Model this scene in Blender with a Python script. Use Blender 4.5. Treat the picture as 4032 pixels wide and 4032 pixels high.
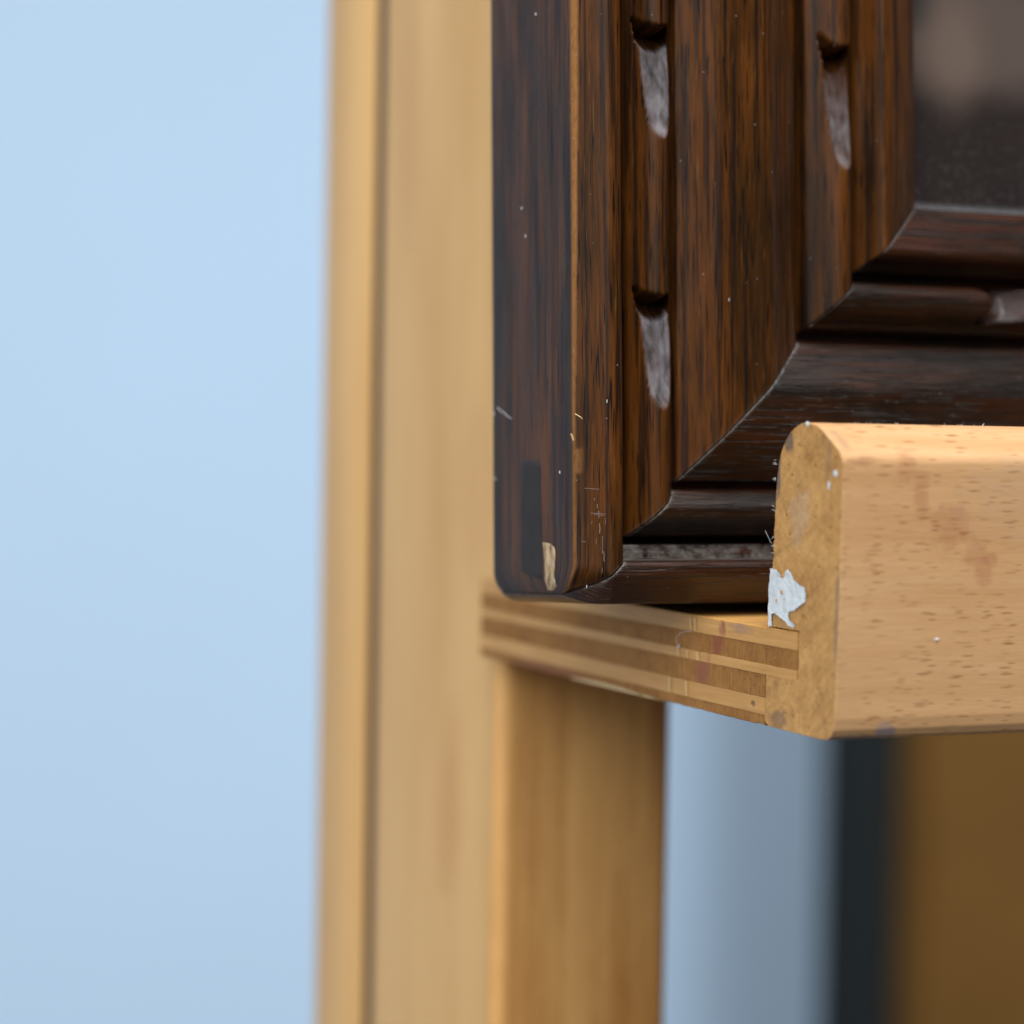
import bpy, bmesh, math, random
from mathutils import Vector, Matrix, noise as mnoise

for o in list(bpy.data.objects):
    bpy.data.objects.remove(o, do_unlink=True)
random.seed(7)
S = bpy.context.scene
C = S.collection
MM = 0.001
FLOOR = -900.0                       # millimetres below the camera; the floor is world z = 0


def W(p):                            # millimetres (camera-height origin) -> world metres
    return Vector((p[0] * MM, p[1] * MM, (p[2] - FLOOR) * MM))


# ------------------------------------------------------------------ camera
cam_d = bpy.data.cameras.new("camera")
cam = bpy.data.objects.new("camera", cam_d)
C.objects.link(cam)
S.camera = cam
cam_d.sensor_width = 36
cam_d.lens = 83.544
cam_d.clip_start = 0.01
cam_d.clip_end = 50
R = Matrix(((0.91951955, -0.39267659, 0.01699661),
            (-0.00201806, 0.03852613, 0.99925556),
            (-0.39303908, -0.91886932, 0.03463309)))
cam.matrix_world = Matrix.Translation(W((0, 0, 0))) @ R.transposed().to_4x4()
cam_d.dof.use_dof = True
cam_d.dof.focus_distance = 0.292
cam_d.dof.aperture_fstop = 11.5
cam_d.dof.aperture_blades = 9

# ------------------------------------------------------------------ world and lamps
w = bpy.data.worlds.new("World")
S.world = w
w.use_nodes = True
bg = w.node_tree.nodes["Background"]
bg.inputs[0].default_value = (0.80, 0.90, 1.0, 1)
bg.inputs[1].default_value = 0.05
S.view_settings.view_transform = 'Standard'
S.view_settings.look = 'None'
S.view_settings.exposure = 0.0
S.view_settings.gamma = 1.0


def area(name, loc, target, size, power, col):
    l = bpy.data.lights.new(name, 'AREA')
    l.shape = 'RECTANGLE'
    l.size, l.size_y = size
    l.energy = power
    l.color = col
    o = bpy.data.objects.new(name, l)
    C.objects.link(o)
    o.location = W(loc)
    d = W(target) - W(loc)
    o.rotation_euler = d.to_track_quat('-Z', 'Y').to_euler()
    return o


area("ceiling_lamp", (60, -200, 1330), (180, 250, 0), (0.7, 1.2), 31, (1.0, 0.985, 0.97))
area("window_light", (-780, -770, 850), (150, 330, 0), (1.3, 1.3), 21, (0.98, 0.99, 1.0))
area("wall_fill_light", (-1500, 300, 0), (700, 1976, -150), (1.2, 1.6), 13, (0.97, 0.99, 1.0))  # added unseen source, brightens the far wall
rl = area("right_room_lamp", (2700, 500, 300), (900, 1976, -150), (1.3, 1.8), 11.5, (0.97, 0.99, 1.0))
rl.data.spread = math.radians(78)

# ------------------------------------------------------------------ helpers


def empty(name, loc, parent=None):
    o = bpy.data.objects.new(name, None)
    o.empty_display_size = 0.02
    C.objects.link(o)
    o.location = W(loc)
    if parent:
        o.parent = parent
        o.matrix_parent_inverse = Matrix.Translation(-parent.location)
    return o


def tag(o, label=None, cat=None, kind=None):
    if label: o["label"] = label
    if cat: o["category"] = cat
    if kind: o["kind"] = kind
    return o


def mk(name, verts, faces, mats, parent=None, grain=None, wear=None, smooth=True, fmat=None, sharp=35):
    """verts in millimetres; grain = (across, along, depth) mm per vertex; wear = (patina, dust, raw)"""
    me = bpy.data.meshes.new(name)
    me.from_pydata([W(v) for v in verts], [], faces)
    if not isinstance(mats, (list, tuple)): mats = [mats]
    for m in mats: me.materials.append(m)
    if fmat:
        me.polygons.foreach_set("material_index", fmat)
    g = me.attributes.new("grain", 'FLOAT_VECTOR', 'POINT')
    gl = grain if grain else [(v[0], v[2], v[1]) for v in verts]
    g.data.foreach_set("vector", [c for t in gl for c in t])
    a = me.attributes.new("wear", 'FLOAT_VECTOR', 'POINT')
    a.data.foreach_set("vector", [c for t in (wear or [(0, 0, 0)] * len(verts)) for c in t])
    bm = bmesh.new(); bm.from_mesh(me)
    bmesh.ops.recalc_face_normals(bm, faces=bm.faces)
    bm.to_mesh(me); bm.free()
    if smooth:
        me.shade_smooth()
        me.set_sharp_from_angle(angle=math.radians(sharp))
    o = bpy.data.objects.new(name, me)
    C.objects.link(o)
    if parent:
        o.parent = parent
        pm = Matrix.Translation(-parent.location)
        p = parent.parent
        o.matrix_parent_inverse = Matrix.Translation(-world_loc(parent))
    return o


def world_loc(o):
    # parents here are never rotated; an Empty's location is its world place
    return o.location if o.type == 'EMPTY' else Vector((0, 0, 0))


def extrude_x(poly, x0, x1, name, mats, parent, xs=None, grain=None, endmat=None, jag=0.0, **k):
    """poly in (Y,Z), extruded along X with real end caps"""
    n = len(poly)
    xs = xs or [x0, x1]
    v, f, fm = [], [], []
    for i, x in enumerate(xs):
        for (y, z) in poly: v.append((x, y, z))
    for i in range(len(xs) - 1):
        for j in range(n):
            f.append((i * n + j, i * n + (j + 1) % n, (i + 1) * n + (j + 1) % n, (i + 1) * n + j)); fm.append(0)
    f.append(tuple(range(n))[::-1]); fm.append(endmat or 0)
    f.append(tuple((len(xs) - 1) * n + j for j in range(n))); fm.append(endmat or 0)
    gr = [grain(p) for p in v] if grain else [(p[2], p[0], p[1]) for p in v]
    return mk(name, v, f, mats, parent, gr, fmat=fm, **k)


def box(name, a, b, mat, parent, bevel=0.0, grain=None, seg=2):
    bm = bmesh.new()
    bmesh.ops.create_cube(bm, size=1)
    for v in bm.verts:
        v.co = Vector([(a[i] + b[i]) / 2 + v.co[i] * (b[i] - a[i]) for i in range(3)])
    if bevel:
        bmesh.ops.bevel(bm, geom=bm.edges[:], offset=bevel, segments=seg, profile=0.5, affect='EDGES')
    v = [tuple(x.co) for x in bm.verts]
    bm.verts.index_update()
    f = [tuple(x.index for x in fc.verts) for fc in bm.faces]
    bm.free()
    return mk(name, v, f, mat, parent, [grain(p) for p in v] if grain else None)


# ------------------------------------------------------------------ materials
class NT:
    def __init__(self, name):
        self.m = bpy.data.materials.new(name)
        self.m.use_nodes = True
        self.t = self.m.node_tree
        self.b = self.t.nodes["Principled BSDF"]

    def n(self, typ, ins=None, **props):
        nd = self.t.nodes.new(typ)
        for k, v in props.items(): setattr(nd, k, v)
        for k, v in (ins or {}).items():
            if hasattr(v, "links") or isinstance(v, bpy.types.NodeSocket):
                self.t.links.new(v, nd.inputs[k])
            else:
                nd.inputs[k].default_value = v
        return nd

    def attr(self, name):
        return self.n("ShaderNodeAttribute", attribute_name=name).outputs["Vector"]

    def scale(self, vec, s, off=(0, 0, 0)):
        return self.n("ShaderNodeMapping", {"Vector": vec, "Scale": s, "Location": off}).outputs[0]

    def noise(self, vec, scale=1.0, detail=4.0, rough=0.55, dist=0.0):
        return self.n("ShaderNodeTexNoise", {"Vector": vec, "Scale": scale, "Detail": detail, "Roughness": rough, "Distortion": dist}).outputs[0]

    def ramp(self, fac, stops, interp='LINEAR'):
        r = self.n("ShaderNodeValToRGB", {"Fac": fac})
        r.color_ramp.interpolation = interp
        e = r.color_ramp.elements
        while len(e) < len(stops): e.new(0.5)
        for el, (p, c) in zip(e, stops):
            el.position = p
            el.color = (*c, 1) if isinstance(c, tuple) else (c, c, c, 1)
        return r.outputs[0]

    def math(self, op, a, b=None, c=None, clamp=False):
        ins = {0: a}
        if b is not None: ins[1] = b
        if c is not None: ins[2] = c
        nd = self.n("ShaderNodeMath", ins, operation=op, use_clamp=clamp)
        return nd.outputs[0]

    def mix(self, fac, a, b, mode='MIX'):
        nd = self.n("ShaderNodeMix", data_type='RGBA', blend_type=mode)
        for k, v in ((0, fac), (6, a), (7, b)):
            if isinstance(v, bpy.types.NodeSocket): self.t.links.new(v, nd.inputs[k])
            else: nd.inputs[k].default_value = v if not isinstance(v, tuple) else (*v, 1)
        return nd.outputs[2]

    def sep(self, vec):
        return self.n("ShaderNodeSeparateXYZ", {0: vec}).outputs

    def ell(self, vec, c, r, warp=None, amt=0.0, soft=0.35):
        amt *= 2.6
        """0..1 mask of a noise-edged ellipsoid (radius 0 = ignore that axis)"""
        sc = tuple(1 / q if q else 0 for q in r)
        v = self.n("ShaderNodeVectorMath", {0: vec, 1: c}, operation='SUBTRACT').outputs[0]
        v = self.n("ShaderNodeVectorMath", {0: v, 1: sc}, operation='MULTIPLY').outputs[0]
        d = self.n("ShaderNodeVectorMath", {0: v}, operation='LENGTH').outputs[1]
        if warp is not None:
            d = self.math('MULTIPLY_ADD', warp, amt, d)
        return self.n("ShaderNodeMapRange", {0: d, 1: 1 + soft + amt / 2, 2: 1 - soft + amt / 2, 3: 0.0, 4: 1.0}, interpolation_type='SMOOTHSTEP').outputs[0]

    def maxi(self, lst):
        a = lst[0]
        for b in lst[1:]: a = self.math('MAXIMUM', a, b)
        return a

    def out(self, **k):
        for a, v in k.items():
            a = a.replace('_', ' ')
            if isinstance(v, bpy.types.NodeSocket): self.t.links.new(v, self.b.inputs[a])
            else: self.b.inputs[a].default_value = (*v, 1) if isinstance(v, tuple) and len(v) == 3 else v
        return self.m

    def bump(self, h, strength, dist):
        return self.n("ShaderNodeBump", {"Height": h, "Strength": strength, "Distance": dist * MM}).outputs[0]


def dark_wood(name, tone=1.0, seed=0.0, warm=1.0, bump=0.2, spec=0.13, coat=0.0, band_k=0.62, bd=0.10):
    t = NT(name)
    g = t.attr("grain")
    wear = t.sep(t.attr("wear"))
    big = t.noise(t.scale(g, (0.11, 0.022, 0.11), (seed, seed, 0)), 1, 4, 0.6)
    mid = t.noise(t.scale(g, (0.55, 0.05, 0.55), (seed, 3, 0)), 1, 4, 0.6)
    fine = t.noise(t.scale(g, (3.2, 0.14, 3.2), (0, seed, 0)), 1, 5, 0.6)
    pores = t.noise(t.scale(g, (4.2, 0.15, 4.2), (9 + seed, 0, 4)), 1, 2, 0.4)
    v = t.math('ADD', t.math('MULTIPLY', big, 0.50), t.math('ADD', t.math('MULTIPLY', mid, 0.26), t.math('MULTIPLY', fine, 0.26)))
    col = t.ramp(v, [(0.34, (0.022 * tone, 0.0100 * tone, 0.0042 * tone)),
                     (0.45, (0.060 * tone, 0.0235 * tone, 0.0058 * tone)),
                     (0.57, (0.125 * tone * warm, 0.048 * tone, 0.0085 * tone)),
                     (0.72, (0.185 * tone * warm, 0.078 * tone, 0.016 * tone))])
    band = t.noise(t.scale(g, (1.25, 0.028, 1.25), (seed, 11, 2)), 1, 3, 0.55)
    col = t.mix(t.math('MULTIPLY', t.ramp(band, [(0.50, 0.0), (0.60, 1.0)]), band_k), col, (0.0075, 0.0055, 0.0050))
    pm = t.ramp(pores, [(0.615, 0.0), (0.665, 1.0)])
    col = t.mix(t.math('MULTIPLY', pm, 0.9), col, (0.003, 0.0027, 0.0027))
    glow = t.noise(t.scale(g, (5.5, 0.16, 5.5), (3, seed, 7)), 1, 2, 0.4)
    col = t.mix(t.math('MULTIPLY', t.ramp(glow, [(0.67, 0.0), (0.72, 1.0)]), 0.35), col, (0.27 * tone, 0.135 * tone, 0.035 * tone))
    # pale patina left in the gouges
    pn = t.noise(t.scale(g, (0.9, 0.5, 0.9)), 1, 4, 0.55)
    pn2 = t.noise(t.scale(g, (0.62, 0.34, 0.62)), 1, 3, 0.5)
    pat = t.mix(t.ramp(pn2, [(0.30, 0.0), (0.64, 1.0)]), (0.045, 0.040, 0.042), (0.225, 0.208, 0.222))
    pfac = t.math('MULTIPLY', wear[0], t.ramp(pn, [(0.30, 0.55), (0.58, 1.0)]))
    col = t.mix(pfac, col, pat)
    # dust lying in joints and raw worn wood on edges
    dn = t.noise(t.scale(g, (1.3, 0.7, 1.3)), 1, 6, 0.75)
    dfac = t.math('MULTIPLY', wear[1], t.ramp(dn, [(0.40, 0.0), (0.60, 1.0)]))
    col = t.mix(dfac, col, (0.155, 0.143, 0.128))
    rn = t.noise(t.scale(g, (2.5, 0.9, 2.5)), 1, 4, 0.65)
    rfac = t.math('MULTIPLY', wear[2], t.ramp(rn, [(0.25, 0.45), (0.55, 1.0)]))
    col = t.mix(rfac, col, (0.27, 0.120, 0.036))
    # sparse dust specks over everything
    sp = t.n("ShaderNodeTexVoronoi", {"Vector": t.scale(g, (0.75, 0.75, 0.75), (seed, 0, 0)), "Scale": 1.0})
    spm = t.math('MULTIPLY', t.ramp(sp.outputs["Distance"], [(0.035, 1.0), (0.075, 0.0)]),
                 t.ramp(t.sep(sp.outputs["Color"])[0], [(0.72, 0.0), (0.76, 0.85)]))
    col = t.mix(spm, col, (0.36, 0.36, 0.37))
    rough = t.math('ADD', t.math('MULTIPLY', fine, 0.55), 0.06)
    rough = t.math('MAXIMUM', rough, t.math('MULTIPLY', t.maxi([pfac, dfac, rfac]), 0.72))
    h = t.math('SUBTRACT', t.math('ADD', t.math('MULTIPLY', fine, 0.8), t.math('MULTIPLY', mid, 0.6)), t.math('MULTIPLY', pm, 0.5))
    h = t.math('MULTIPLY', h, t.math('SUBTRACT', 1.0, t.math('MULTIPLY', wear[0], 0.9)))
    h = t.math('ADD', h, t.math('MULTIPLY', t.math('MULTIPLY', pn2, wear[0]), 0.5))
    return t.out(Base_Color=col, Roughness=rough, Normal=t.bump(h, bump, bd), Specular_IOR_Level=spec,
                 Coat_Weight=t.math('MULTIPLY', t.math('SUBTRACT', 1.0, pfac), coat), Coat_Roughness=0.22)


M_STILE = dark_wood("dark_stained_stile_wood", 0.66, 2.7, 1.18, 0.16, 0.11, 0.0, 0.72)
M_RAIL = dark_wood("dark_stained_shaded_rail_wood", 0.17, 5.3, 1.7, 1.0, 0.5, 0.1, 0.75, 0.18)  # same wood as the stile, with the rail's shade put into a darker tone


def pale_wood(name, dark, light, flecks=0.0, fleck_col=(0.22, 0.09, 0.03), stains=None, streak=(0.5, 0.03, 0.5), rough=0.45, red=None, bump=0.25, rng=(0.36, 0.66)):
    t = NT(name)
    g = t.attr("grain")
    a = t.noise(t.scale(g, streak), 1, 5, 0.6, 0.3)
    b = t.noise(t.scale(g, (0.05, 0.012, 0.05), (3, 3, 3)), 1, 3, 0.5)
    c = t.noise(t.scale(g, (3.0, 0.2, 3.0)), 1, 3, 0.6)
    v = t.math('ADD', t.math('MULTIPLY', a, 0.45), t.math('ADD', t.math('MULTIPLY', b, 0.4), t.math('MULTIPLY', c, 0.17)))
    col = t.ramp(v, [(rng[0], dark), (rng[1], light)])
    h = c
    if flecks:
        fl = None
        for (sx, sy, off, th) in ((1.35, 0.17, 0, .20), (1.9, 0.26, 7, .20)):
            vo = t.n("ShaderNodeTexVoronoi", {"Vector": t.scale(g, (sx, sy, 0.0), (off, off, 0)), "Scale": 1.0, "Randomness": 1.0}, voronoi_dimensions='2D')
            m = t.math('MULTIPLY', t.ramp(vo.outputs["Distance"], [(th * 0.45, 1.0), (th, 0.0)]),
                       t.ramp(t.sep(vo.outputs["Color"])[1], [(0.35, 0.0), (0.95, 1.0)]))
            fl = m if fl is None else t.math('MAXIMUM', fl, m)
        pat = t.noise(t.scale(g, (0.16, 0.05, 0.0), (5, 5, 0)), 1, 3, 0.6)
        fl = t.math('MULTIPLY', fl, t.ramp(pat, [(0.36, 0.25), (0.58, 1.0)]))
        col = t.mix(t.math('MULTIPLY', fl, flecks), col, fleck_col)
        h = t.math('SUBTRACT', c, t.math('MULTIPLY', fl, 0.7))
    wn = t.noise(t.scale(g, (0.5, 0.5, 0.5)), 1, 6, 0.7)
    soak = t.ramp(t.noise(t.scale(g, (1.3, 0.13, 1.3), (2, 8, 1)), 1, 4, 0.6), [(0.32, 0.30), (0.60, 1.0)])
    for (cen, rad, amt, cc, k) in (stains or []):
        m = t.ell(g, cen, rad, wn, amt, 0.45)
        col = t.mix(t.math('MULTIPLY', t.math('MULTIPLY', m, soak), k), col, cc)
    return t.out(Base_Color=col, Roughness=rough, Normal=t.bump(h, bump, 0.12), Specular_IOR_Level=0.4)


RED = (0.36, 0.125, 0.062)
# grain of the lip = (z, x, y)
lip_stains = [((-3.4, 149.6, 0), (1.8, 1.3, 0), 1.0, RED, 0.40), ((-6.5, 151.6, 0), (2.8, 1.0, 0), 1.0, RED, 0.36),
              ((-10.6, 155.8, 0), (2.6, 2.4, 0), 1.2, RED, 0.40), ((-13.8, 159.4, 0), (1.6, 1.9, 0), 1.2, RED, 0.43),
              ((-14.2, 161.4, 0), (1.0, 0.8, 0), 0.8, RED, 0.43), ((-15.8, 160.5, 0), (1.5, 1.1, 0), 0.9, RED, 0.40),
              ((-2.9, 143.6, 0), (0.55, 1.5, 0), 0.8, (0.25, 0.10, 0.06), 0.55),
              ((-34.2, 148.0, 0), (0.9, 1.3, 0), 0.9, (0.16, 0.20, 0.30), 0.7),
              ((-35.0, 144.5, 0), (0.5, 4.0, 0), 0.6, (0.10, 0.12, 0.16), 0.7),
              ((0.0, 142.4, 236.0), (2.2, 0.7, 2.5), 0.8, (0.32, 0.19, 0.13), 0.6),
              ((-7, 166, 0), (5, 8, 0), 1.5, (0.50, 0.34, 0.22), 0.3)]
M_LIP = pale_wood("beech_lip_wood", (0.54, 0.292, 0.124), (0.685, 0.42, 0.212), 0.95, (0.29, 0.125, 0.042), lip_stains, (0.45, 0.03, 0.45), 0.5)
M_PLY_LIGHT = pale_wood("ply_long_grain", (0.44, 0.21, 0.052), (0.64, 0.36, 0.115), 0.0,
                        stains=[((-24.4, 0, 262.2), (1.0, 0, 0.9), 0.7, (0.27, 0.075, 0.04), 0.85), ((-28.4, 0, 265.6), (1.0, 0, 0.5), 0.5, RED, 0.6),
                                ((-32.9, 0, 253.9), (0.35, 0, 0.5), 0.3, (0.05, 0.02, 0.015), 0.95), ((-24.0, 0, 257.4), (0.6, 0, 2.6), 0.8, (0.22, 0.14, 0.14), 0.5)],
                        streak=(1.6, 0.03, 0.07), rough=0.5)


def end_grain(name, dark, light, stains=None, saw=False, spk=1.0):
    t = NT(name)
    g = t.attr("grain")                       # (z, x, y)
    a = t.noise(t.scale(g, (0.22, 0.4, 0.22)), 1, 6, 0.65)
    p = t.noise(t.scale(g, (0.8, 2, 1.9) if not saw else (0.85, 1, 1.0)), 1, 5, 0.62)
    lines = t.noise(t.scale(g, (0.12, 1, 5.0)), 1, 3, 0.6)
    if saw:
        r = t.n("ShaderNodeVectorRotate", {"Vector": g, "Angle": math.radians(38), "Axis": (0, 1, 0)}).outputs[0]
        lines = t.noise(t.scale(r, (1.0, 1, 0.08)), 1, 4, 0.65)
    v = t.math('ADD', t.math('MULTIPLY', a, 0.50 if saw else 0.42), t.math('ADD', t.math('MULTIPLY', p, 0.36 if saw else 0.28), t.math('MULTIPLY', lines, 0.26 if saw else 0.32)))
    col = t.ramp(v, [(0.36, dark), (0.65, light)])
    po = t.n("ShaderNodeTexVoronoi", {"Vector": t.scale(g, (1.7, 1, 2.0) if not saw else (0.85, 1, 1.0)), "Scale": 1.0})
    pm = t.math('MULTIPLY', t.ramp(po.outputs["Distance"], [(0.10, 1.0), (0.26, 0.0)]), t.ramp(t.sep(po.outputs["Color"])[0], [(0.5, 0.0), (0.85, 1.0)]))
    col = t.mix(t.math('MULTIPLY', pm, 0.8 * spk), col, tuple(c * 0.42 for c in dark))
    wn = t.noise(t.scale(g, (0.5, 0.5, 0.5)), 1, 5, 0.65)
    for (cen, rad, amt, cc, k) in (stains or []):
        m = t.ell(g, cen, rad, wn, amt, 0.45)
        col = t.mix(t.math('MULTIPLY', m, k), col, cc)
    h = t.math('SUBTRACT', t.math('ADD', p, lines), t.math('MULTIPLY', pm, 0.6))
    return t.out(Base_Color=col, Roughness=0.72, Normal=t.bump(h, 0.6, 0.3), Specular_IOR_Level=0.25)


lip_end_stains = [((-4.3, 0, 248.9), (3.2, 0, 0.55), 0.7, (0.11, 0.10, 0.10), 0.8), ((-0.9, 0, 246.5), (1.1, 0, 1.0), 0.8, (0.10, 0.085, 0.085), 0.75),
                  ((-9.5, 0, 243.5), (3, 0, 2.2), 1.4, (0.42, 0.33, 0.27), 0.35), ((-21, 0, 234.7), (5.5, 0, 0.5), 0.8, (0.20, 0.14, 0.11), 0.55),
                  ((-34.0, 0, 247.5), (1.1, 0, 2.0), 0.9, (0.16, 0.10, 0.07), 0.6), ((-2.5, 0, 237.2), (3.5, 0, 0.6), 0.7, (0.30, 0.17, 0.10), 0.5)]
M_LIP_END = end_grain("beech_end_grain", (0.31, 0.148, 0.043), (0.58, 0.325, 0.115), lip_end_stains, True, 0.6)
M_PLY_DARK = end_grain("ply_end_grain", (0.20, 0.080, 0.016), (0.42, 0.20, 0.052),
                       [((-26.4, 0, 263.4), (1.7, 0, 1.3), 0.8, (0.25, 0.07, 0.04), 0.8), ((-30.3, 0, 267.3), (1.7, 0, 1.8), 0.9, (0.27, 0.09, 0.06), 0.65),
                        ((-35, 0, 315), (0.9, 0, 14), 0.3, (0.24, 0.09, 0.05), 0.7)])
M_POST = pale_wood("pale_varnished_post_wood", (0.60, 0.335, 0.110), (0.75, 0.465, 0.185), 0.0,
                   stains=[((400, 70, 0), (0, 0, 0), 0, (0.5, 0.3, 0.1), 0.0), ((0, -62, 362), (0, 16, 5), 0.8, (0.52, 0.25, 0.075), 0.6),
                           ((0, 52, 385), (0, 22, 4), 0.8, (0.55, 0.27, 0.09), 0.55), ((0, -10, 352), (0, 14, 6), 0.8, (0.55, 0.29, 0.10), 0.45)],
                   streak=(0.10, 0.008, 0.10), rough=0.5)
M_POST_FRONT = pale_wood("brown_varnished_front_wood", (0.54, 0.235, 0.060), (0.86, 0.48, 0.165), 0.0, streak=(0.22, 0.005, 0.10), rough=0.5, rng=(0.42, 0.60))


def plain(name, col, rough=0.6, var=0.0, scale=1.0, bump=0.0, **k):
    t = NT(name)
    g = t.n("ShaderNodeTexCoord").outputs["Object"]
    n_ = t.noise(t.scale(g, (scale,) * 3), 1, 5, 0.6)
    c = t.mix(n_, tuple(x * (1 - var) for x in col), tuple(min(1, x * (1 + var)) for x in col))
    if bump: k["Normal"] = t.bump(n_, 0.5, bump)
    return t.out(Base_Color=c, Roughness=rough, **k)


M_WALL = plain("pale_blue_wall_paint", (0.50, 0.675, 0.875), 0.85, 0.03, 3.0)
M_FLOOR = plain("grey_floor", (0.09, 0.085, 0.08), 0.6, 0.1, 4.0)
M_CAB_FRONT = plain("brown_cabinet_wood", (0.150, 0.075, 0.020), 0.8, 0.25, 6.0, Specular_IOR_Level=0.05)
M_CAB_SIDE = plain("shaded_slate_cabinet", (0.030, 0.034, 0.033), 0.8, 0.1, 6.0, Specular_IOR_Level=0.1)  # shade on the cabinet's side put into a dark slate colour
M_GROOVE = plain("groove_shade_brown", (0.040, 0.016, 0.005), 0.7, 0.2, 60)  # shade inside the slot put into the strip's dark colour
M_PAINT = plain("dried_white_paint", (0.66, 0.715, 0.755), 0.42, 0.08, 900, 0.5)
M_FIBRE = plain("white_dust", (0.62, 0.63, 0.66), 0.8, 0.1, 500)
M_SCR = plain("dull_scratch", (0.30, 0.29, 0.28), 0.6, 0.4, 900)
M_KEY = plain("dark_wax_filler", (0.030, 0.025, 0.023), 0.6, 0.35, 300, Specular_IOR_Level=0.18)
M_BLACK = plain("black_stain_line", (0.006, 0.005, 0.005), 0.5, 0.1, 300)
M_GREY_DUST = plain("grey_dust_line", (0.16, 0.15, 0.14), 0.85, 0.6, 900, 0.3)


def raw_mat():
    t = NT("bare_splintered_wood")
    g = t.attr("grain")
    a = t.noise(t.scale(g, (2.2, 0.35, 2.2)), 1, 5, 0.6)
    b = t.noise(t.scale(g, (0.9, 0.6, 0.9), (3, 0, 0)), 1, 4, 0.6)
    col = t.ramp(t.math('MULTIPLY_ADD', b, 0.6, t.math('MULTIPLY', a, 0.5)), [(0.40, (0.06, 0.028, 0.010)), (0.50, (0.33, 0.20, 0.085)), (0.63, (0.60, 0.46, 0.30))])
    return t.out(Base_Color=col, Roughness=0.75, Normal=t.bump(a, 0.8, 0.25))


M_RAW = raw_mat()


def picture_mat():
    t = NT("dim_brown_picture")
    g = t.attr("grain")                       # (u, w, n) in the frame's plane
    wn = t.noise(t.scale(g, (0.12, 0.12, 0.12)), 1, 5, 0.6)
    col = t.mix(wn, (0.0125, 0.0088, 0.0082), (0.026, 0.0175, 0.016))
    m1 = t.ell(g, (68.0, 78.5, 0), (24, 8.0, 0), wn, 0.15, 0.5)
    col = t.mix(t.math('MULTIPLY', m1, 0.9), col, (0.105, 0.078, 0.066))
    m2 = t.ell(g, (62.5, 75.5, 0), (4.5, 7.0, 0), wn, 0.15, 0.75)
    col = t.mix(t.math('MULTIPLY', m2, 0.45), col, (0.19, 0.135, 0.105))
    m3 = t.ell(g, (54.0, 82, 0), (4.5, 3.6, 0), wn, 0.15, 0.75)
    col = t.mix(t.math('MULTIPLY', m3, 0.8), col, (0.02, 0.022, 0.022))
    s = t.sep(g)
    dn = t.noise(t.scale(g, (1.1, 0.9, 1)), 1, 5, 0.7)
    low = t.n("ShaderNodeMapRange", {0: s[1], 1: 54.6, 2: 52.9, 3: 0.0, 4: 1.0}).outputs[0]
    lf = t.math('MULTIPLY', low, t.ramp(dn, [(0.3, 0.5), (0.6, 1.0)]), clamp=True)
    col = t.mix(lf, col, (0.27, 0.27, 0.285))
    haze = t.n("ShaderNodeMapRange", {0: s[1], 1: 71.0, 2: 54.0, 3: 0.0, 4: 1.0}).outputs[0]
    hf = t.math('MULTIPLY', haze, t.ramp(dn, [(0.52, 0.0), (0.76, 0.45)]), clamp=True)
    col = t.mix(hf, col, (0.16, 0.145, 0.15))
    return t.out(Base_Color=col, Roughness=0.55, Specular_IOR_Level=0.3)


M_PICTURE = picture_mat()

# ------------------------------------------------------------------ setting
CX, CY = 300, 800


def quad(name, vs, mat, kind):
    o = mk(name, vs, [tuple(range(len(vs)))], mat, smooth=False)
    return tag(o, kind=kind)


quad("floor", [(-2500, -1500, FLOOR), (4500, -1500, FLOOR), (4500, 2400, FLOOR), (-2500, 2400, FLOOR)], M_FLOOR, "structure")
box("wall", (-2500, 2032, FLOOR), (4500, 2150, 1900), M_WALL, None)
tag(bpy.data.objects["wall"], kind="structure")

# cabinet against the far wall
cab = empty("wooden_cabinet", (1205, 1965, FLOOR))
tag(cab, "brown wooden cabinet with shaded side coloured dark slate, blurred against the far blue wall", "cabinet")
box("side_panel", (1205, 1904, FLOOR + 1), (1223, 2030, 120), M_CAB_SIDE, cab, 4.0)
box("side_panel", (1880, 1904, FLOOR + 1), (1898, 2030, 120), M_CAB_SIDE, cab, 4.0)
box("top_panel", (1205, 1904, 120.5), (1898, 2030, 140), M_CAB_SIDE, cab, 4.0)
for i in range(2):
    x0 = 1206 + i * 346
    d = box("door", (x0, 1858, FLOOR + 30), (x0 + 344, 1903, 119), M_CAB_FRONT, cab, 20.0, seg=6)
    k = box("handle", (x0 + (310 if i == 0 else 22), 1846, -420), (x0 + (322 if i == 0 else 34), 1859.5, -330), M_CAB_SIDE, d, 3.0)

# ------------------------------------------------------------------ easel
easel = empty("easel", (159, 385, FLOOR))
tag(easel, "pale wooden easel with plywood shelf and beech lip holding the dark picture frame", "easel")


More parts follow.
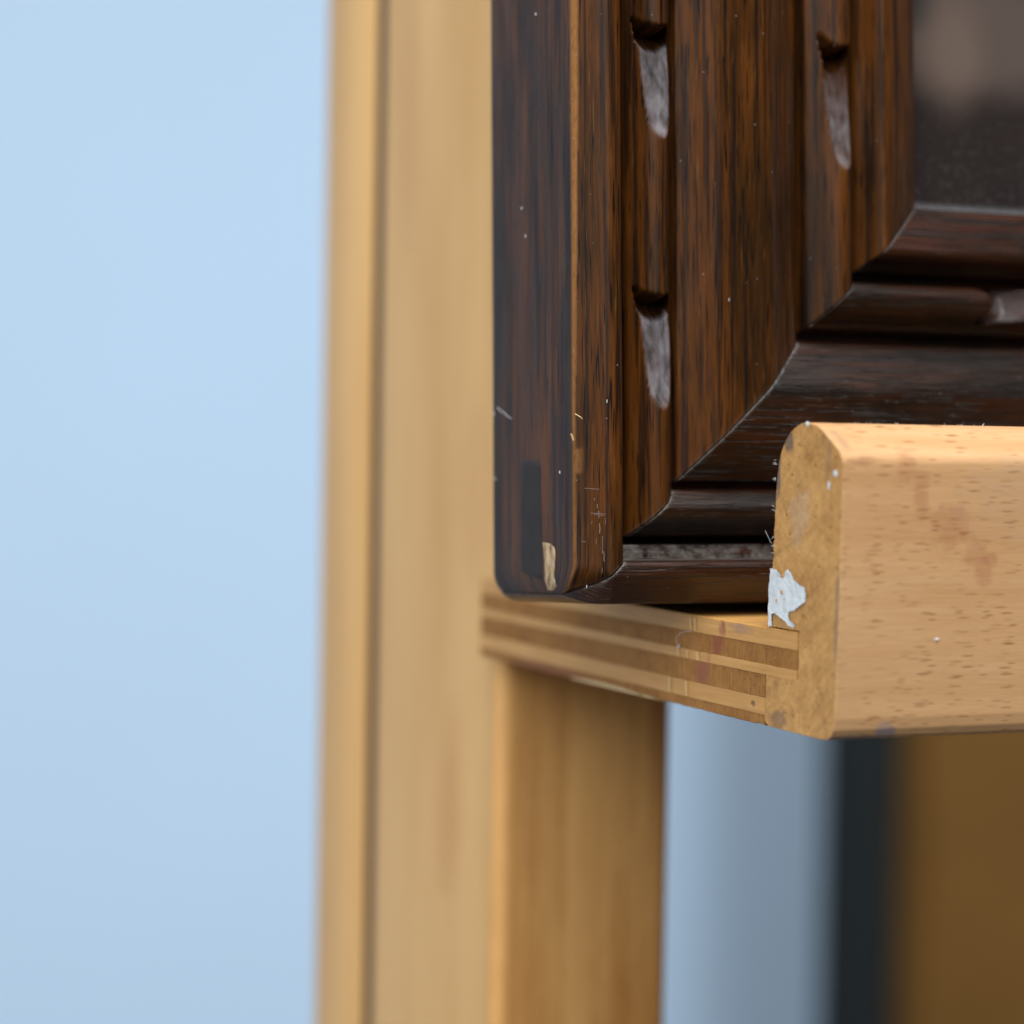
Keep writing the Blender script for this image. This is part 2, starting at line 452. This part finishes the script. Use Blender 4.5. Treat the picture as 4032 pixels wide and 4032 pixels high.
def upright(x0, mirror=False):
    up = empty("upright", (x0 + 15, 385, FLOOR), easel)
    gf = lambda p: (p[0], p[2], p[1])
    # front board: left face pale, front face browner
    r = 2.6
    X0, X1, Y0, Y1 = x0, x0 + 30.9, 341.55, 398.3
    prof = []
    for (cx, cy, a0) in ((X0 + r, Y0 + r, 180), (X1 - r, Y0 + r, 270), (X1 - 1.2, Y1 - 1.2, 0), (X0 + 1.0, Y1 - 1.0, 90)):
        rr = r if cy < 350 else 1.0
        for k in range(7):
            a = math.radians(a0 + k * 15)
            prof.append((cx + rr * math.cos(a), cy + rr * math.sin(a)))
    n = len(prof)
    zs = [FLOOR + 1 + i * 40 for i in range(int((700 - FLOOR) / 40))]
    v = [(x, y, z) for z in zs for (x, y) in prof]
    f, fm = [], []
    for i in range(len(zs) - 1):
        for j in range(n):
            f.append((i * n + j, i * n + (j + 1) % n, (i + 1) * n + (j + 1) % n, (i + 1) * n + j))
            mx = (prof[j][0] + prof[(j + 1) % n][0]) / 2
            my = (prof[j][1] + prof[(j + 1) % n][1]) / 2
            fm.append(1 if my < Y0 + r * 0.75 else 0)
    f.append(tuple(range(n))[::-1]); fm.append(0)
    f.append(tuple((len(zs) - 1) * n + j for j in range(n))); fm.append(0)
    mk("front_board", v, f, [M_POST, M_POST_FRONT], up, [gf(p) for p in v], fmat=fm, sharp=60)
    box("groove_shade_strip", (X0 + 0.9, 398.7, FLOOR + 1), (X1 - 3, 404.4, 700), M_GROOVE, up, 0, gf)
    box("back_board", (X0, 404.8, FLOOR + 1), (X1, 431.6, 700), M_POST, up, 2.0, gf)
    return up


upright(144.4)
upright(420.0)

# shelf: six plies, the upper three run on as a tongue into the lip
shelf = empty("shelf", (300, 300, -35), easel)
SX1 = 453.0
plies = [(-23.27, -25.45, 243.5, M_PLY_LIGHT), (-25.45, -27.80, 243.5, M_PLY_DARK), (-27.80, -29.05, 243.5, M_PLY_LIGHT),
         (-29.05, -31.85, 250.95, M_PLY_DARK), (-31.85, -33.95, 250.95, M_PLY_LIGHT), (-33.95, -35.25, 250.95, M_PLY_DARK)]
for i, (z1, z0, y0, m) in enumerate(plies):
    rnd = random.Random(i)
    xo = 141.0 + (0.05 if i % 2 else 0.0)
    ys = [y0 + (341.4 - y0) * k / 120 for k in range(121)]
    zz = [z1 - 0.012, z0 + 0.012]
    v, f = [], []
    # end face follows a slightly ragged saw cut
    for y in ys:
        wob = 0.06 * mnoise.noise((y * 0.35, i * 3.1, 0))
        ztop = zz[0] - (0.10 * abs(mnoise.noise((y * .5, 9, 0))) if i == 0 else 0.05 * abs(mnoise.noise((y * .3, i, 4))))
        zbot = zz[1] + (0.22 * max(0, mnoise.noise((y * .45, 4, 1))) if i == 5 else 0)
        e = 0.10 if i in (0, 5) else 0.03
        if i == 0:
            v += [(xo + wob, y, zbot), (xo + wob, y, ztop - e), (xo + wob + e, y, zz[0]), (SX1, y, zz[0]), (SX1, y, zz[1])]
        else:
            v += [(xo + wob + (e if i == 5 else 0), y, zbot), (xo + wob, y, zbot + e), (xo + wob, y, ztop), (SX1, y, zz[0]), (SX1, y, zz[1])]
    for k in range(120):
        for j in range(5):
            f.append((k * 5 + j, k * 5 + (j + 1) % 5, (k + 1) * 5 + (j + 1) % 5, (k + 1) * 5 + j))
    f.append((0, 1, 2, 3, 4)); f.append(tuple(600 + j for j in range(5))[::-1])
    mk("ply_layer", v, f, m, shelf, [(p[2], p[0], p[1]) for p in v], sharp=30)
# loose pale sliver along the bottom edge of the shelf
v, f = [], []
for k in range(30):
    t_ = k / 29
    y = 307 - 29 * t_
    h = 0.55 * (math.sin(math.pi * min(1, t_ * 1.15 + 0.05)) ** 0.6 if t_ < .82 else 0.62 * (1 - (t_ - .82) / .2)) + 0.10 * mnoise.noise((k * .7, 0, 0))
    h = max(0.06, h)
    v += [(140.93, y, -35.33), (140.86, y, -35.33 + h), (141.6, y, -35.36)]
for k in range(29):
    for j in range(3):
        f.append((k * 3 + j, k * 3 + (j + 1) % 3, (k + 1) * 3 + (j + 1) % 3, (k + 1) * 3 + j))
f += [(0, 1, 2), (89, 88, 87)]
M_SLIVER = plain("pale_torn_veneer", (0.62, 0.44, 0.22), 0.6, 0.15, 300)
mk("sliver", v, f, M_SLIVER, shelf)
M_RAYS = plain("pale_ray_wood", (0.60, 0.38, 0.15), 0.6, 0.15, 300)
# pale medullary rays crossing the plies
v, f = [], []
for (y, za, zb, wd) in ((276.6, -31.9, -33.9, .42), (271.8, -31.9, -33.9, .38), (274.2, -28.0, -29.0, .34), (271.6, -27.9, -29.0, .3), (269.0, -27.9, -29.0, .5), (271.0, -23.6, -25.2, .4), (269.7, -23.6, -25.3, .34)):
    b0 = len(v)
    v += [(140.9, y, za), (140.9, y - wd * 1.6, za), (140.9, y - wd * 2.2, zb), (140.9, y - wd * .6, zb)]
    f.append((b0, b0 + 1, b0 + 2, b0 + 3))
o = mk("ray_fleck", v, f, M_RAYS, shelf); tag(o, kind="stuff")

# beech lip
lip_poly = [(250.85, -34.6), (250.75, -29.10), (250.5, -28.95), (243.10, -28.95), (243.10, -23.12), (250.35, -23.12), (249.9, -17), (249.45, -10), (249.15, -5.6), (248.75, -3.4), (248.1, -1.9), (247.2, -0.65), (246.1, 0.3),
            (244.8, 0.95), (243.6, 1.3), (242.4, 1.42), (241.2, 1.32), (239.9, 1.05), (238.8, 0.58), (235.4, -1.42), (234.75, -1.92), (234.35, -2.4), (234.12, -3.0), (234.05, -4.0), (234.03, -8), (234.1, -16), (234.35, -25), (234.75, -32.6), (235.0, -33.9), (235.5, -34.7), (236.4, -35.15), (238, -35.25), (249.6, -35.2), (250.4, -35.0)]


def resample(poly, step):
    out = []
    for i in range(len(poly)):
        a, b = poly[i], poly[(i + 1) % len(poly)]
        L = math.hypot(b[0] - a[0], b[1] - a[1])
        k = max(1, int(L / step))
        for j in range(k):
            t_ = j / k
            out.append((a[0] + (b[0] - a[0]) * t_, a[1] + (b[1] - a[1]) * t_))
    return out


lp = resample(lip_poly, 0.22)
npl = len(lp)
xs = [141.0, 141.06, 141.3, 142, 150, 165, 200, 300, SX1]
v, f, fm = [], [], []
for i, x in enumerate(xs):
    for j, (y, z) in enumerate(lp):
        jag = 0
        if i < 2:                                # saw-torn arris of the cut end
            q = mnoise.noise((y * 2.6, z * 2.6, 1.7)) * 0.10 + mnoise.noise((y * 6, z * 6, 4)) * 0.05
            back = y > 248.4 and z > -22.9
            jag = q * (1.9 if back else 0.8)
        cx, cy = 242.5, -17.0
        L = math.hypot(y - cx, z - cy) or 1
        ins = 0.05 if i == 0 else 0.0
        v.append((x + (abs(jag) * 0.3 if i == 0 else 0), y + (jag - ins) * (y - cx) / L, z + (jag - ins) * (z - cy) / L))
for i in range(len(xs) - 1):
    for j in range(npl):
        f.append((i * npl + j, i * npl + (j + 1) % npl, (i + 1) * npl + (j + 1) % npl, (i + 1) * npl + j)); fm.append(0)
f.append(tuple(range(npl))[::-1]); fm.append(1)
f.append(tuple((len(xs) - 1) * npl + j for j in range(npl))); fm.append(1)
lip = mk("lip", v, f, [M_LIP, M_LIP_END], easel, [(p[2], p[0], p[1]) for p in v], fmat=fm, sharp=28)

# camera ray helper used to place small marks where they stand on the surfaces
F = 9356.9


def at_px(px, py, axis, val):
    d = R.transposed() @ Vector((px - 2016, -(py - 2016), -F))
    return d * (val / d[axis])


def slab(name, pts, axis_x, thick, mat, parent, dome=0.35):
    """irregular raised blob on a plane X = axis_x, pts in (Y,Z)"""
    bm = bmesh.new()
    vs = [bm.verts.new((axis_x - 0.01, p[0], p[1])) for p in pts]
    fc = bm.faces.new(vs)
    r = bmesh.ops.inset_region(bm, faces=[fc], thickness=0.12, depth=0.0)
    for vv in fc.verts: vv.co.x = axis_x - thick
    bmesh.ops.triangulate(bm, faces=[fc])
    inner = [q for q in bm.verts if abs(q.co.x - (axis_x - thick)) < 1e-5]
    bmesh.ops.subdivide_edges(bm, edges=[e for e in bm.edges if all(q in inner for q in e.verts)], cuts=2, use_grid_fill=True)
    for q in bm.verts:
        if q.co.x < axis_x - thick * 0.6:
            q.co.x -= dome * thick * (mnoise.noise((q.co.y * 1.3, q.co.z * 1.3, 2)) + 0.5 * mnoise.noise((q.co.y * 3, q.co.z * 3, 5)))
    bm.verts.index_update()
    V = [tuple(q.co) for q in bm.verts]; Fc = [tuple(q.index for q in fc.verts) for fc in bm.faces]
    bm.free()
    return mk(name, V, Fc, mat, parent, sharp=70)


blob = [(815, 815), (850, 822), (880, 830), (915, 870), (922, 905), (955, 900), (958, 850), (985, 820), (1010, 860), (1040, 920), (1090, 970), (1140, 1000), (1160, 1060), (1150, 1130), (1090, 1180), (1050, 1215), (990, 1230), (985, 1260), (1010, 1310), (1050, 1360), (1040, 1385), (990, 1360), (950, 1310), (900, 1270), (850, 1240), (830, 1250), (825, 1310), (835, 1360), (798, 1370), (800, 1300), (797, 1220), (803, 1100), (795, 1030), (812, 930)]
pts = [at_px(2700 + x * .4141, 1900 + y * .4141, 0, 141.0) for x, y in blob]
slab("paint_splash", [(p[1], p[2]) for p in pts], 141.0, 0.2, M_PAINT, lip, 0.75)


def spot(center, normal_axis, rx, ry, mat, parent, name="paint_spot", h=0.05, n=14, seed=0):
    V = [tuple(Vector(center))]
    ax = normal_axis
    o1, o2 = [(1, 2), (0, 2), (0, 1)][ax]
    sgn = 1 if ax == 2 else -1
    c = list(center); c[ax] += sgn * h
    V = [tuple(c)]
    for ring, (rr, hh) in enumerate(((0.6, 0.85), (1.0, 0.0))):
        for k in range(n):
            a = 2 * math.pi * k / n
            q = list(center)
            wv = 1 + 0.25 * mnoise.noise((math.cos(a) * 1.5, math.sin(a) * 1.5, seed))
            q[o1] += rx * rr * wv * math.cos(a); q[o2] += ry * rr * wv * math.sin(a)
            q[ax] += sgn * (h * hh - (0.02 if ring else 0))
            V.append(tuple(q))
    Fc = [(0, 1 + k, 1 + (k + 1) % n) for k in range(n)] + [(1 + k, 1 + n + k, 1 + n + (k + 1) % n, 1 + (k + 1) % n) for k in range(n)]
    return mk(name, V, Fc, mat, parent)


for (x, y, rx, rz, sd) in ((928, 1042, .28, .24, 5), (952, 1108, .16, .14, 6), (938, 890, .22, .35, 7), (880, 1120, .12, .3, 8)):
    p = at_px(2700 + x * .4141, 1900 + y * .4141, 0, 141.0)
    o = spot((140.78, p[1], p[2]), 0, rx, rz, M_LIP_END, lip, "paint_gap", h=0.10, seed=sd)
spot((141.0, 242.3, 1.25), 0, 0.45, 0.3, M_PAINT, lip, seed=1)
spot((141.0, 235.7, -4.4), 0, 0.55, 0.42, M_PAINT, lip, seed=2)
spot((141.0, 237.1, -5.8), 0, 0.3, 0.55, M_FIBRE, lip, seed=3)
for (px, py, rx, rz) in ((3408, 2208, .40, .34), (3692, 2518, .34, .16), (3408, 2068, .65, .2), (3330, 2090, .5, .55)):
    p = at_px(px, py, 1, 234.12)
    spot((p[0], 234.22, p[2]), 1, rx, rz, M_PAINT if py != 2790 and px != 3330 else M_FIBRE, lip, h=0.06, seed=px)

# ------------------------------------------------------------------ picture frame
AL = math.radians(3.2)
O = Vector((123.2175, 267.5863, -21.5247))
EW = Vector((0, math.sin(AL), math.cos(AL)))
EN = Vector((0, -math.cos(AL), math.sin(AL)))
EX = Vector((1, 0, 0))
FW, FH, FD = 300.0, 380.0, 27.8
frame = empty("picture_frame", tuple(O + EX * FW / 2 - EN * FD / 2))
tag(frame, "dark stained wooden picture frame with carved gouged mouldings resting on the easel shelf", "picture frame")


def fpt(x, w_, n_):
    p = O + EX * x + EW * w_ + EN * n_
    return p


prof_key = [(0.0, -0.30), (0.22, 0.22), (1.0, 1.12), (2.2, 2.3), (3.4, 3.15), (4.5, 3.32), (5.1, 3.05), (5.4, 2.4), (5.52, 1.2), (5.6, -0.8), (5.75, -1.9), (6.1, -2.15), (6.8, -2.3), (7.4, -2.5), (7.52, -3.4), (7.65, -5.6), (7.95, -6.4), (8.25, -5.6), (8.42, -3.6), (8.6, -2.6), (9.0, -2.0), (9.5, -1.35), (10.3, -0.25), (11.2, .5), (12.1, .75), (13.0, .25), (13.9, -1.0), (14.35, -1.9), (14.5, -3.2), (14.8, -4.3), (15.2, -4.3), (15.45, -3.3), (15.65, -2.6), (16.2, -2.32), (17.8, -1.55), (19.5, -.8), (21.1, -.2), (23.2, .2), (25, .42), (26.6, .62), (27.6, .58), (28.8, .0), (30.5, -1.15), (32, -2.2), (33.2, -2.85), (33.9, -3.9), (34.2, -5.2), (34.5, -6.6), (35.1, -6.8), (35.5, -6.0), (35.75, -4.9), (36.0, -4.3),
            (36.6, -3.95), (37.5, -3.15), (38.6, -2.2), (39.6, -1.65), (40.4, -1.5), (41.2, -1.95), (41.9, -3.0), (42.3, -4.4), (42.5, -6.0), (42.8, -7.0), (43.3, -7.0), (43.6, -6.0), (43.9, -5.1), (44.8, -4.0), (45.6, -2.5), (46.1, -1.85), (46.6, -1.7), (47.4, -1.95), (48.8, -2.5), (50.6, -3.3), (52.5, -4.2), (52.75, -4.8)]


def smooth_profile(keys, step):
    out = []
    n = len(keys)
    for i in range(n - 1):
        p0, p1, p2, p3 = keys[max(i - 1, 0)], keys[i], keys[i + 1], keys[min(i + 2, n - 1)]
        L = math.hypot(p2[0] - p1[0], p2[1] - p1[1])
        k = max(1, int(round(L / step)))
        for j in range(k):
            t_ = j / k
            q = []
            for c in (0, 1):
                q.append(0.5 * (2 * p1[c] + (p2[c] - p0[c]) * t_ + (2 * p0[c] - 5 * p1[c] + 4 * p2[c] - p3[c]) * t_ ** 2 + (3 * p1[c] - p0[c] - 3 * p2[c] + p3[c]) * t_ ** 3))
            out.append(tuple(q))
    out.append(keys[-1])
    return out


RC = 4.0


def corner(x, w_, n_):
    """worn, rounded outer corner of the frame"""
    if x < RC and w_ < RC:
        a, b = RC - x, RC - w_
        m, h = max(a, b), math.hypot(a, b)
        if h > 0:
            k = m / h
            d = max(0.0, 1 - math.hypot(x, w_) / 5.0)
            x, w_ = RC - a * k, RC - b * k
            n_ -= 6.5 * d ** 1.6 * max(0.0, min(1.0, (n_ + 12) / 12))
    elif math.hypot(x, w_) < 5 and n_ > -12:
        d = max(0.0, 1 - math.hypot(x, w_) / 5.0)
        n_ -= 6.5 * d ** 1.6 * max(0.0, min(1.0, (n_ + 12) / 12))
    return x, w_, n_


def side_round(u, n_):
    # back arris of the outer side slightly rounded
    return u


def gouge(u, s, n_, uc, uh, wt, length, deep, peak, tilt, way=1):
    """stop-cut gouge in a bead: wall under a thumb end at s = wt, floor ramping up away from it"""
    best, mask = n_, 0.0
    for w0 in wt:
        wend = w0 + way * 1.35 * min(1.3, abs((u - uc) / uh)) ** 2.4
        t_ = (wend - s) * way
        if -0.5 < t_ < length * 1.15:
            q = t_ / length
            fl = -deep + (peak + deep) * max(0, q) ** 0.9 - tilt * (u - uc) + 1.0 * (max(0, q - 0.80) * 5.0) ** 2 - 2.7 * max(0.0, 1 - t_ / 2.9)
            ul = (uc - 0.95 * uh) + 1.5 * (uh / 2.6) * max(0.0, q) ** 2.0
            fl += 5.0 * max(0.0, ul - u)
            fl += 0.10 * mnoise.noise((u * .8, s * .5, w0)) * (1 if t_ > 2 else 0)
            if t_ < 0.45:                          # rounded wall of the thumb end
                e = (t_ + 0.5) / 0.95
                e = e * e * (3 - 2 * e)
                fl = n_ + (fl - n_) * e if fl < n_ else n_
            if fl < best:
                cut = best - fl
                best = fl
                mask = min(1.0, 0.25 + cut / 0.7) * max(0.0, min(1.0, (t_ - 2.0 + 0.5 * mnoise.noise((u * 2, s, 3))) / 0.6))
    return best, mask


def moulding(name, horizontal, flip, mat, Ltot, fine, parent, seed):
    """one mitred side of the frame.  u = across from the outer edge, s = along from the near corner"""
    step = 0.24 if fine else 0.8
    face = smooth_profile(prof_key, step)
    back = [(52.75, -9.5), (46.0, -9.7), (46.0, -FD), (1.6, -FD), (0.5, -FD + 0.5), (0.0, -FD + 1.6)]
    side = [(0.0, -FD + 1.6 + (FD - 1.9) * k / 40) for k in range(1, 40)] if fine else [(0.0, -FD * .5)]
    prof = face + back + side
    n = len(prof)
    if fine:
        ts = [i * 0.26 for i in range(int(92 / 0.26))]
        # denser sampling close to the joint
        ts = [0, .05, .1, .16] + [x for x in ts if x > .2]
        x = 94
        while x < Ltot: ts.append(x); x += 8
        ts.append(Ltot)
    else:
        ts = [0, 2, 6] + [Ltot * k / 24 for k in range(1, 24)] + [Ltot - 6, Ltot - 2, Ltot]
    v, gr, we, f = [], [], [], []
    g0 = 0.05
    for a in ts:
        for (u, nn) in prof:
            s = u + a / Ltot * (Ltot - 2 * u)
            s_edge = s - u
            s = s + (g0 if a == 0 else 0)
            m = 0.0
            n2 = nn
            if fine and nn > -9 and u > 1:
                if 8.9 < u < 14.4:
                    n2, m = gouge(u, s, nn, 11.9, 2.6, (72.6, 38.4), 13.6, 2.2, -0.45, 0.30) if not horizontal else gouge(u, s, nn, 11.9, 2.6, (47.0, 80.0), 13.6, 2.2, -0.45, 0.30, -1)
                elif 36.4 < u < 42.2:
                    n2, m = gouge(u, s, nn, 39.9, 2.2, (72.6,), 16.4, 5.0, -2.0, 0.30) if not horizontal else gouge(u, s, nn, 39.9, 2.2, (63.7,), 16.4, 5.0, -2.0, 0.30, -1)
                    m *= 0.75 * max(0.0, min(1.0, (74.0 - s) / 9.0 - 0.25)) if not horizontal else 0.18
            # hand-worked unevenness
            if nn > -20:
                n2 += 0.05 * mnoise.noise((u * 0.5, s * 0.06, seed))
                if u > 6.5: n2 += 0.035 * mnoise.noise((u * 2.0, s * 0.12, seed + 3))
            uu = u
            if nn <= -0.25 and u < 0.3: uu = u + 0.05 * mnoise.noise((nn * .3, s * .05, seed))
            # chamfered mitre arris
            de = s_edge
            if de < 0.14 and nn > -9: n2 -= 0.10 * (1 - de / 0.14)
            x, w_ = (s, uu) if horizontal else (uu, s)
            x, w_, n3 = corner(x, w_, n2)
            if horizontal: w_ -= 0.10
            if flip:
                if horizontal: w_ = FH - w_
                else: x = FW - x
            # wear masks: patina in gouges, dust at the joint and in grooves, raw arris
            dust = 0.0
            if de < 0.6 and nn > -7 and 0.5 < u < 34: dust = (0.75 if horizontal else 0.2) * min(1.0, 1.5 * (1 - de / 0.6))
            if horizontal and 5.15 < u < 6.6 and nn > -3.2: dust = max(dust, 0.0)
            if horizontal and 5.5 < u < 7.55 and nn > -3: dust = max(dust, 0.75)
            raw = 0.0
            wr = 0.18 + 0.36 * max(0.0, min(1.0, (s - 24) / 40))
            if not horizontal and 0 <= u < wr and nn > -0.35:
                raw = (1.0 if s > 20 else 0.8) * min(1.0, 0.3 + (wr - u) / 0.25)
            if not horizontal and u < 0.9 and nn > -0.3 and 16.2 < s < 19.3: raw = max(raw, 0.75 * (1 - u / 0.9))
            if not horizontal and 10.2 < u < 12.5 and (37 > s > 5 or 68 > s > 40): raw = max(raw, 0.0)
            p = fpt(x, w_, n3)
            v.append(tuple(p)); gr.append((u, s, nn)); we.append((m, dust, raw))
    for i in range(len(ts) - 1):
        for j in range(n):
            f.append((i * n + j, i * n + (j + 1) % n, (i + 1) * n + (j + 1) % n, (i + 1) * n + j))
    f.append(tuple(range(n))[::-1]); f.append(tuple((len(ts) - 1) * n + j for j in range(n)))
    return mk(name, v, f, mat, parent, gr, we, sharp=50)


stile = moulding("stile", False, False, M_STILE, FH, True, frame, 1.0)
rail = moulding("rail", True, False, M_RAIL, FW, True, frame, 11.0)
moulding("stile", False, True, M_STILE, FH, False, frame, 21.0)
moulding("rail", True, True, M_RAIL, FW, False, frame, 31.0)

# the picture behind the sight edge
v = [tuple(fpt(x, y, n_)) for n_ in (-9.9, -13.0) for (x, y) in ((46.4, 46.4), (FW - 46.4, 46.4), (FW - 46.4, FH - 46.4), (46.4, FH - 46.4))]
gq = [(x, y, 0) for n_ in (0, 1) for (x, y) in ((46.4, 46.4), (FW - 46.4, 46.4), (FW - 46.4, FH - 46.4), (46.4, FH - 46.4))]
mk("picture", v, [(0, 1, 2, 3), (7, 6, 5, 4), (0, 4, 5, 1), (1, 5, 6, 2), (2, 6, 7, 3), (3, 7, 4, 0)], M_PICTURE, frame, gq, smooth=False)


def side_patch(name, pts, mat, off, parent, nx=14, ny=40):
    """mark on the frame's outer left side: polygon given in (n, w), wrapped on the rounded corner"""
    n0, n1 = min(p[0] for p in pts), max(p[0] for p in pts)
    w0, w1 = min(p[1] for p in pts), max(p[1] for p in pts)

    def span(w_):
        xs_ = []
        for i in range(len(pts)):
            a, b = pts[i], pts[(i + 1) % len(pts)]
            if (a[1] - w_) * (b[1] - w_) <= 0 and a[1] != b[1]:
                xs_.append(a[0] + (b[0] - a[0]) * (w_ - a[1]) / (b[1] - a[1]))
        return (min(xs_), max(xs_)) if xs_ else (0, 0)
    V, G, Fc = [], [], []
    for j in range(ny + 1):
        w_ = w0 + (w1 - w0) * (0.002 + 0.996 * j / ny)
        a, b = span(w_)
        for i in range(nx + 1):
            nn = a + (b - a) * i / nx
            if 0 < i < nx:
                nn += 0.0
            else:
                nn += 0.12 * mnoise.noise((w_ * 1.7, i, 2))
            x, ww, n3 = corner(0.0, w_, nn)
            lift = off if 0 < i < nx and 0 < j < ny else -0.02
            V.append(tuple(fpt(x - lift + 0.03 * mnoise.noise((nn * 2, w_ * .6, 8)) * (lift > 0), ww, n3))); G.append((nn, w_, 0))
    for j in range(ny):
        for i in range(nx):
            q = j * (nx + 1) + i
            Fc.append((q, q + 1, q + nx + 2, q + nx + 1))
    return mk(name, V, Fc, mat, parent, G, sharp=70)


def side_nw(px, py):
    p = at_px(px, py, 0, O[0]) - O
    return (p.dot(EN), p.dot(EW))


chip_px = [(720, 505), (770, 508), (820, 545), (830, 600), (825, 700), (832, 800), (862, 890), (840, 950), (800, 962), (745, 960), (745, 860), (735, 650)]
side_patch("bare_chip", [side_nw(1800 + x * .4658, 1900 + y * .4658) for x, y in chip_px], M_RAW, 0.07, stile)
key_px = [(2052, 1822), (2128, 1822), (2136, 2140), (2138, 2290), (2046, 2250), (2046, 2000)]
side_patch("joint_key", [side_nw(*p) for p in key_px], M_KEY, 0.04, stile)
line_px = [(2050, 1810), (2126, 1814), (2127, 1823), (2051, 1821)]
side_patch("key_joint", [side_nw(*p) for p in line_px], M_BLACK, 0.05, stile, 8, 3)

# fibres, scratches and dust caught on the frame and shelf
def face_pt(px, py, n_):
    d = R.transposed() @ Vector((px - 2016, -(py - 2016), -F))
    t_ = ((O + EN * n_) @ EN) / (d @ EN)
    return d * t_


def tube(pts, r, V, Fc):
    prev = None
    for i, p in enumerate(pts):
        p = Vector(p)
        t_ = (Vector(pts[min(i + 1, len(pts) - 1)]) - Vector(pts[max(i - 1, 0)])).normalized()
        a = t_.cross(Vector((0.3, 0.9, 0.2))).normalized(); b = t_.cross(a)
        b0 = len(V)
        for k in range(4):
            an = math.pi / 2 * k
            V.append(tuple(p + a * r * math.cos(an) + b * r * math.sin(an)))
        if prev is not None:
            for k in range(4): Fc.append((prev + k, prev + (k + 1) % 4, b0 + (k + 1) % 4, b0 + k))
        prev = b0


V, Fc = [], []
rr = random.Random(3)
# vertical scratches on the outer bead near the corner
for (px, py, ln, r) in ((2358, 2010, 30, .045), (2362, 2060, 40, .06), (2372, 2110, 70, .035), (2378, 2170, 40, .05), (2352, 1985, 16, .05), (2347, 2120, 22, .03), (2384, 2040, 26, .025), (2330, 2050, 14, .025), (2371, 2235, 22, .03), (2340, 1960, 10, .04)):
    n_ = 3.16 if px < 2365 else 3.3
    seg = [face_pt(px + rr.uniform(-1.5, 1.5), py + ln * k / 4, n_ + .02) for k in range(5)]
    tube(seg, r * 0.5, V, Fc)
for (px, py, ln) in ((2300, 1922, 60), (2325, 2020, 60), (2340, 2026, 36), (2290, 2130, 18)):
    seg = [face_pt(px + ln * k / 3, py + k * 1.5, 2.3 + (px + ln * k / 3 - 2300) / 90) for k in range(4)]
    tube(seg, .012, V, Fc)
tag(mk("scratch", V, Fc, M_SCR, stile), kind="stuff")
V, Fc = [], []
tube([face_pt(2264 + x, 1630 + y, 0.4 + z) for x, y, z in ((0, 0, 0), (12, 6, .3), (24, 14, .5), (36, 28, .3), (41, 40, .2))], .06, V, Fc)
tube([face_pt(2262 + x, 1700 + y, 0.3) for x, y in ((-14, 8), (-8, 20), (-4, 34))], .12, V, Fc)
tag(mk("splinter", V, Fc, M_SLIVER, stile), kind="stuff")
V, Fc = [], []
for (px, py, n_) in ((3036, 210, -1.0), (2390, 1580, 3.0), (2871, 1180, .3), (2310, 2310, 2.5)):
    c = face_pt(px, py, n_ + .03)
    tube([c + Vector((0, 0, -.18)), c, c + Vector((0.02, 0, .2))], .11 if px == 3036 else .05, V, Fc)
for (px, py) in ((1945, 1630), (1950, 1885), (2110, 56), (2205, 1860), (2055, 820), (2070, 930)):
    p = at_px(px, py, 0, O[0] - .02)
    tube([p + Vector((0, 0, -.15)), p, p + Vector((0, .03, .18))], .09, V, Fc)
p = [at_px(1958 + k * 14, 1604 + k * 11 + (k % 2) * 4, 0, O[0] - .05) for k in range(5)]
tube(p, .04, V, Fc)
tag(mk("dust_speck", V, Fc, M_FIBRE, stile), kind="stuff")
V, Fc = [], []
# curled hair standing on the shelf's edge and one behind the lip
cur = [(2722, 2486), (2700, 2486), (2680, 2492), (2666, 2506), (2661, 2522), (2668, 2534), (2674, 2545)]
tube([at_px(x, y, 0, 140.6) for x, y in cur], .03, V, Fc)
c = at_px(2673, 2543, 0, 140.8); tube([c + Vector((0, 0, .2)), c, c + Vector((0, 0, -.25))], .13, V, Fc)
tag(mk("fibre", V, Fc, M_FIBRE, shelf), kind="stuff")
V, Fc = [], []
tube([at_px(x, y, 0, 140.9) for x, y in ((3038, 2140), (3026, 2118), (3018, 2098), (3013, 2090))], .016, V, Fc)
for k in range(34):                                  # fuzz along the saw-torn edge and along the lip's crest
    if k < 20:
        y_, z_ = 249.4 + rr.uniform(-.1, .3), -1.5 - rr.uniform(1, 20)
        a = Vector((141.05, y_, z_)); d = Vector((-.1, .25 + rr.random() * .3, rr.uniform(-.2, .25)))
    else:
        a = Vector((141 + rr.uniform(2, 26), 242.4 + rr.uniform(-.6, .6), 1.40)); d = Vector((rr.uniform(-.4, .4), rr.uniform(-.2, .2), .12 + rr.random() * .2))
    tube([a, a + d * .5 + Vector((0, 0, .02)), a + d], .022, V, Fc)
tag(mk("fuzz", V, Fc, M_FIBRE, lip), kind="stuff")
